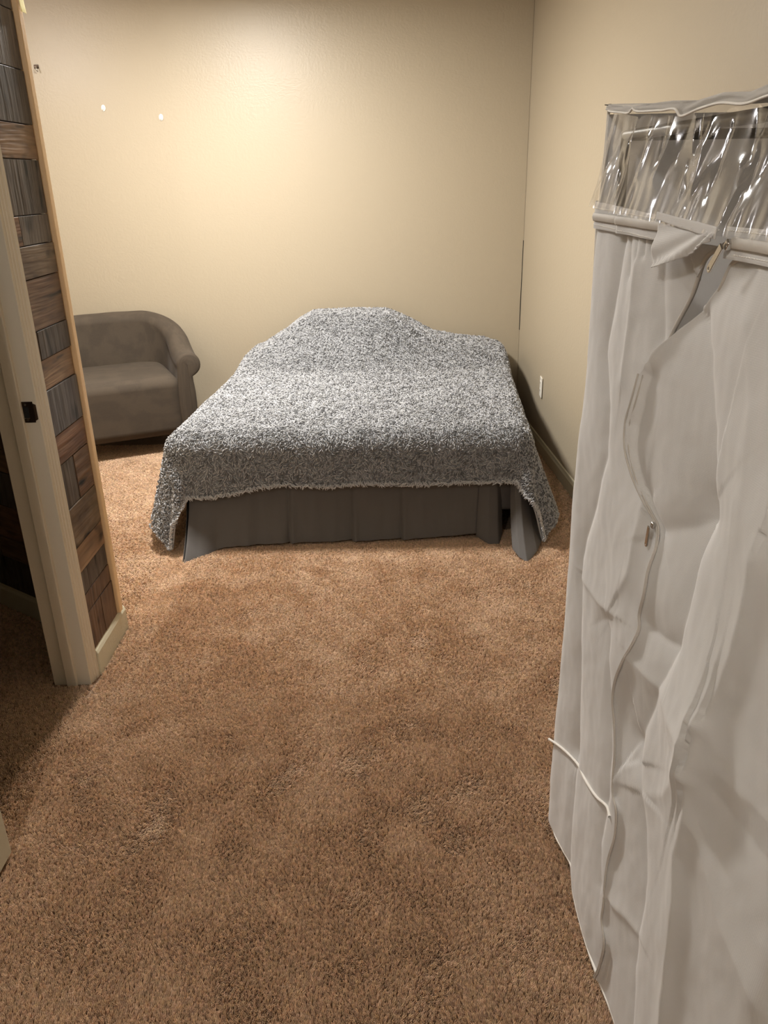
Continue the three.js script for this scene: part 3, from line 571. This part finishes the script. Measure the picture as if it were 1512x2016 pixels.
  const bandZ = (s) => 0.003 + 0.006 * N3(s * 9, 2, 2) - 0.012 * Math.exp(-Math.max(0, s + 0.012) / 0.012) - 0.02 * Math.exp(-(S1 - s) / 0.012) + 0.005 * (s > 0.152 ? Math.exp(-(s - 0.152) / 0.05) : -Math.exp((s - 0.152) / 0.03));
  const strip = (s0, s1, yT, yB, off, n, t, mat, name, out = 0) => { const g = gridGeo(n, 8, (u, v) => { const s = lerp(s0, s1, u), y = lerp(yT(s), yB(s), v); return new THREE.Vector3(s, y, bandZ(s) + off + out * Math.sin(v * Math.PI)); }, (u, v, p) => [p.x, p.y]); return mesh(name, thicken(g, n, 8, t), mat, wd); };
  strip(-0.016, 0.345, (s) => interp(bandTop, s), () => 1.430, 0.002, 90, 0.0015, M.fabric, 'zipper_band');
  strip(0.535, S1, (s) => interp(bandTop, s) + 0.002, () => 1.424, 0.002, 90, 0.0015, M.fabric, 'zipper_band');
  strip(0.012, 0.345, () => 1.456, () => 1.444, 0.0045, 80, 0.002, M.zipper, 'zipper', 0.0018);
  strip(0.556, S1, () => 1.449, () => 1.437, 0.0045, 80, 0.002, M.zipper, 'zipper', 0.0018);
  for (const [a, b, y] of [[-0.012, 0.345, 1.4645], [0.0, 0.345, 1.437], [0.54, S1, 1.456], [0.56, S1, 1.4295]]) {
    const st = []; for (let s = a; s < b; s += 0.0058) { const c = new THREE.CapsuleGeometry(0.0008, 0.0028, 2, 5); c.rotateZ(Math.PI / 2); c.translate(s, y - 0.006 * (s < 0.4 ? s / 0.36 : 0), bandZ(s) + 0.0035); st.push(c); }
    mesh('stitching', mergeGeometries(st), M.piping, wd);
  }
  // corner of the flap folded over at the top
  {
    const T = [[0.345, 1.466], [0.536, 1.456], [0.531, 1.447], [0.465, 1.422], [0.413, 1.408], [0.341, 1.394]];
    const nu = 70, nv = 40;
    const g = gridGeo(nu, nv, (u, v) => {
      const topP = [lerp(0.347, 0.536, u), lerp(1.466, 1.456, u)], k = u * 4.2; const low = [[0.341, 1.394], [0.377, 1.4005], [0.413, 1.408], [0.465, 1.422], [0.531, 1.447], [0.536, 1.452]], i = Math.min(Math.floor(u * 5), 4), f = u * 5 - i;
      const lp = [lerp(low[i][0], low[i + 1][0], f), lerp(low[i][1], low[i + 1][1], f)];
      const s = lerp(topP[0], lp[0], v), y = lerp(topP[1], lp[1], v);
      const rad = Math.atan2(1.475 - y, 0.56 - s);
      return new THREE.Vector3(s, y, 0.014 + bandZ(s) * 0.6 + v * 0.006 + 0.0045 * v * Math.sin(rad * 34) * (1 - u * 0.5) + 0.0015 * Math.sin(s * 420) * sstep(0.75, 1, v));
    }, (u, v, p) => [p.x, p.y]);
    mesh('folded_flap', thicken(g, nu, nv, 0.0012), M.fabric, wd);
    mesh('flap_tape', (() => { const gg = gridGeo(40, 5, (u, v) => new THREE.Vector3(lerp(0.345, 0.538, u), lerp(1.470, 1.460, u) - v * lerp(0.010, 0.014, u), 0.0185 + bandZ(lerp(0.345, 0.538, u)) * 0.6), (u, v, p) => [p.x, p.y]); return thicken(gg, 40, 5, 0.001); })(), M.fabric, wd);
  }
  // clear vinyl window, creased
  {
    const wf = []; const sd = rr(0, 1);
    for (let i = 0; i < 90; i++) { const s = rr(-0.02, 0.92), y0 = rr(1.455, 1.57), l = rr(0.02, 0.12), a = rr(-0.4, 0.4) + (rnd() < 0.3 ? 0.5 : 0), w = rr(0.003, 0.018); wf.push([s, y0, Math.sin(a), Math.cos(a), l, (rnd() < 0.5 ? -1 : 1) * w * rr(0.2, 0.42), w]); }
    const topLow = [[-0.001, 1.618], [0.265, 1.597], [0.339, 1.594], [0.46, 1.595], [0.572, 1.593], [S1, 1.596]];
    const nu = 330, nv = 60;
    const f = (s, y) => { let z = 0.004 * N3(s * 8, y * 3, 9) + 0.002 * N3(s * 22, y * 8, 4); for (const w of wf) { const dx = s - w[0], dy = y - w[1], al = dx * w[2] + dy * w[3], ac = dx * w[3] - dy * w[2], e = al < 0 ? -al : al > w[4] ? al - w[4] : 0; z += w[5] * Math.exp(-Math.hypot(ac, e) / w[6]); } z += 0.003 * Math.sin(s * 190 + 6 * N3(s * 9, 1, 1)) * Math.exp(-(y - 1.462) / 0.018); return z; };
    const g = gridGeo(nu, nv, (u, v) => { const s = lerp(-0.004, S1 - 0.004, u), y = lerp(interp(topLow, s) + 0.012, interp(bandTop, s) - 0.008, v); return new THREE.Vector3(s, y, f(s, y) * Math.sin(Math.PI * clamp(v, 0.04, 0.9)) * sstep(0, 0.04, u) + lerp(-0.012, bandZ(s) + 0.004, v) + 0.014 * v * v - 0.016 * Math.exp(-(s + 0.004) / 0.01) - 0.016 * Math.exp(-(S1 - s) / 0.01)); }, (u, v, p) => [p.x, p.y]);
    mesh('vinyl_window', g, M.vinyl, wd).userData.label = 'creased clear vinyl window';
  }
  // top cover with a drooping front valance
  {
    const topE = [[-0.008, 1.631], [0.07, 1.623], [0.144, 1.617], [0.30, 1.612], [0.332, 1.6085], [0.345, 1.604], [0.40, 1.606], [0.456, 1.608], [0.522, 1.602], [0.58, 1.608], [S1, 1.614]];
    const low = [[-0.008, 1.6235], [0.04, 1.617], [0.10, 1.611], [0.14, 1.608], [0.155, 1.613], [0.165, 1.609], [0.265, 1.602], [0.333, 1.598], [0.345, 1.590], [0.40, 1.594], [0.46, 1.596], [0.53, 1.590], [0.58, 1.594], [S1, 1.598]];
    const nu = 150, nv = 40;
    const g = gridGeo(nu, nv, (u, v) => {
      const s = lerp(-0.007, S1, u), yt = interp(topE, s), yl = interp(low, s);
      if (v < 0.35) { const k = v / 0.35; return new THREE.Vector3(s, lerp(yl, yt, k), 0.002 + 0.004 * N3(s * 14, k * 2, 3) - 0.005 * k * k - 0.012 * Math.exp(-(s + 0.007) / 0.008)); }
      const k = (v - 0.35) / 0.65; return new THREE.Vector3(s, yt + 0.004 * Math.sin(k * Math.PI) - 0.010 * Math.sin(k * Math.PI) * Math.abs(N3(s * 5, k * 3, 7)), -0.003 - k * DEP);
    }, (u, v, p) => [p.x, p.y + p.z]);
    mesh('top_cover', thicken(g, nu, nv, 0.0015), M.fabricTrim, wd);
    mesh('piping', tube(low.map(([s, y]) => new THREE.Vector3(s, y, 0.003 + 0.004 * N3(s * 14, 0, 3) - 0.012 * Math.exp(-(s + 0.008) / 0.008))), 0.0018, 150, 6), M.piping, wd);
  }
  // side, back panels and edge piping
  const sheet = (f, name, nu = 40, nv = 80, mat = M.fabric) => { const g = gridGeo(nu, nv, f, (u, v, p) => [p.x + p.z, p.y]); return mesh(name, thicken(g, nu, nv, 0.0012), mat, wd); };
  sheet((u, v) => { const y = lerp(1.615, 0.04, v), s = interp(left, y, 1, 0); return new THREE.Vector3(s + 0.004 + 0.008 * N3(u * 3, y * 3, 2) * Math.sin(u * Math.PI), y, -0.010 - u * (DEP - 0.01)); }, 'side_panel');
  sheet((u, v) => { const y = lerp(1.60, 0.04, v); return new THREE.Vector3(S1 - 0.006, y, -0.022 - u * (DEP - 0.022)); }, 'side_panel');
  sheet((u, v) => { const y = lerp(1.61, 0.04, v), s = lerp(-0.012, S1, u); return new THREE.Vector3(s, y, -DEP + 0.006 * N3(s * 4, y * 3, 6)); }, 'back_panel');
  mesh('piping', tube(left.map(([s, y]) => new THREE.Vector3(s - 0.001, y, -0.011)), 0.0028, 120, 7), M.piping, wd);
  mesh('piping', tube(hem.map(([s, y]) => new THREE.Vector3(s, y + 0.001, relief(s, y) - 0.001 - 0.012 * Math.exp(-Math.max(0, s + 0.017) / 0.012) - 0.02 * Math.exp(-(S1 - s) / 0.012))), 0.0032, 160, 7), M.piping, wd);
  mesh('piping', tube([[S1, 1.6], [S1, 1.1], [S1, 0.6], [S1, 0.035]].map(([s, y]) => new THREE.Vector3(s, y, -0.02)), 0.003, 40, 7), M.piping, wd);
  mesh('tie_cord', tube(onFront([[-0.026, 0.262], [0.03, 0.29], [0.077, 0.309], [0.15, 0.333], [0.223, 0.358], [0.30, 0.382], [0.348, 0.399], [0.372, 0.399]], 0.003), 0.0032, 70, 7), M.piping, wd);
  // frame: posts, rails and a hanging rod
  const pole = (a, b, r = 0.0085) => { const va = new THREE.Vector3(...a), vb = new THREE.Vector3(...b), l = va.distanceTo(vb), g = new THREE.CylinderGeometry(r, r, l, 14); g.applyMatrix4(new THREE.Matrix4().compose(va.clone().add(vb).multiplyScalar(0.5), new THREE.Quaternion().setFromUnitVectors(new THREE.Vector3(0, 1, 0), vb.clone().sub(va).normalize()), new THREE.Vector3(1, 1, 1))); return g; };
  const zf = -0.034, zb = -DEP + 0.03, sa = 0.028, sb = S1 - 0.03;
  for (const [s, z] of [[sa, zf], [sb, zf], [sa, zb], [sb, zb]]) { const p = mesh('post', pole([s, 0.0, z], [s, 1.585, z]), M.pole, wd); mesh('foot_cap', pole([s, 0.0, z], [s, 0.05, z], 0.0115), M.pole, p); }
  for (const y of [1.58, 0.12]) mesh('rail', mergeGeometries([pole([sa, y, zf], [sb, y, zf]), pole([sa, y, zb], [sb, y, zb]), pole([sa, y, zf], [sa, y, zb]), pole([sb, y, zf], [sb, y, zb])]), M.pole, wd);
}

// ------------------------------------------------------------------ small things on the walls
{
  const h = thing('wall_hook', 'small dark metal hook screwed high on the back wall above the armchair', 'wall hook', [-1.998, 2.145, -BACK + 0.001]);
  mesh('bracket', new RoundedBoxGeometry(0.026, 0.02, 0.006, 2, 0.002).translate(-0.004, 0.009, 0.003), M.darkMetal, h);
  mesh('hook', tube([new THREE.Vector3(0, 0.008, 0.004), new THREE.Vector3(0.002, 0.006, 0.024), new THREE.Vector3(0.005, -0.01, 0.03), new THREE.Vector3(0.008, -0.018, 0.022)], 0.004, 24, 8), M.steel, h);
  mesh('screw', new THREE.SphereGeometry(0.0035, 10, 8).translate(-0.01, 0.009, 0.006), M.steel, h);
}
for (const [x, y, label] of [[-1.649, 1.934, 'white adhesive hook on the back wall, the upper left of two'], [-1.317, 1.879, 'white adhesive hook on the back wall, the lower right of two']]) {
  const a = thing('adhesive_hook', label, 'adhesive hook', [x, y, -BACK + 0.001], 0, 'white adhesive hooks');
  const sh = new THREE.Shape(); sh.absellipse(0, 0, 0.0115, 0.0165, 0, Math.PI * 2);
  mesh('backplate', new THREE.ExtrudeGeometry(sh, { depth: 0.003, bevelEnabled: true, bevelSize: 0.001, bevelThickness: 0.001, curveSegments: 24 }), M.plastic, a);
  mesh('hook', tube([new THREE.Vector3(0, 0.006, 0.003), new THREE.Vector3(0, 0.002, 0.011), new THREE.Vector3(0, -0.007, 0.013), new THREE.Vector3(0, -0.010, 0.010)], 0.003, 20, 8), M.plastic, a);
}
{
  const o = thing('wall_outlet', 'white electrical outlet low on the right wall beside the bed', 'outlet', [rwx(4.545) - 0.0005, 0.383, -4.545], -Math.PI / 2 - 0.055);
  mesh('cover_plate', new RoundedBoxGeometry(0.072, 0.116, 0.006, 2, 0.0025).translate(0, 0, 0.003), M.plastic, o);
  for (const y of [0.022, -0.022]) { const r = mesh('receptacle', new RoundedBoxGeometry(0.034, 0.028, 0.004, 2, 0.0018).translate(0, y, 0.0065), M.plastic, o); mesh('slot', mergeGeometries([box(-0.008, -0.0055, y - 0.003, y + 0.007, -0.0088, -0.008), box(0.0055, 0.008, y - 0.003, y + 0.007, -0.0088, -0.008)]), M.hole, r); }
}

// ------------------------------------------------------------------ lamps
function globe(o, x, y, z, r, color, cd, glow) {
  const mat = new THREE.MeshStandardMaterial({ color: lin(0.9, 0.9, 0.88), emissive: lin(...color), emissiveIntensity: glow, roughness: 0.4 });
  mesh('globe', new THREE.SphereGeometry(r, 24, 16).translate(x, y, z), mat, o);
  const l = new THREE.PointLight(lin(...color), cd, 0, 2); l.position.set(x, y, z); l.castShadow = true; l.shadow.radius = 2.6; o.add(l);
}
{
  const o = thing('ceiling_panel', 'square flush ceiling light panel over the left side of the bed', 'ceiling light', [PANEL.x, 0, -PANEL.d]), h = PANEL.size / 2;
  mesh('frame', mergeGeometries([box(-h - 0.02, h + 0.02, CEIL - 0.035, CEIL, -h - 0.02, -h), box(-h - 0.02, h + 0.02, CEIL - 0.035, CEIL, h, h + 0.02), box(-h - 0.02, -h, CEIL - 0.035, CEIL, -h, h), box(h, h + 0.02, CEIL - 0.035, CEIL, -h, h)]), M.plastic, o);
  mesh('diffuser', box(-h, h, CEIL - 0.028, CEIL - 0.002, -h, h), new THREE.MeshStandardMaterial({ color: lin(0.9, 0.9, 0.88), emissive: lin(...PANEL.color), emissiveIntensity: 40, roughness: 0.5 }), o);
  const l = new THREE.RectAreaLight(lin(...PANEL.color), PANEL.nits, PANEL.size, PANEL.size); l.position.set(0, CEIL - 0.032, 0); l.rotation.x = -Math.PI / 2; o.add(l);
}
{
  const o = thing('globe_light', 'glass globe ceiling light on a short stem at the far left of the bedroom', 'ceiling light', [GLOBE.x, 0, -GLOBE.d]);
  mesh('canopy', new THREE.CylinderGeometry(0.07, 0.075, 0.03, 28).translate(0, CEIL - 0.015, 0), M.steel, o);
  mesh('stem', new THREE.CylinderGeometry(0.012, 0.012, 0.15, 12).translate(0, CEIL - 0.10, 0), M.steel, o);
  globe(o, 0, GLOBE.y, 0, 0.085, GLOBE.color, GLOBE.cd, 25);
}
{
  const o = thing('hall_light', 'single globe ceiling light in the passage behind the viewer', 'ceiling light', [HALL.x, 0, -HALL.d]);
  mesh('canopy', new THREE.CylinderGeometry(0.06, 0.065, 0.03, 28).translate(0, CEIL - 0.015, 0), M.steel, o);
  mesh('stem', new THREE.CylinderGeometry(0.012, 0.012, 0.06, 12).translate(0, CEIL - 0.05, 0), M.steel, o);
  globe(o, 0, HALL.y, 0, 0.07, HALL.color, HALL.cd, 4);
}

renderer.render(scene, camera);
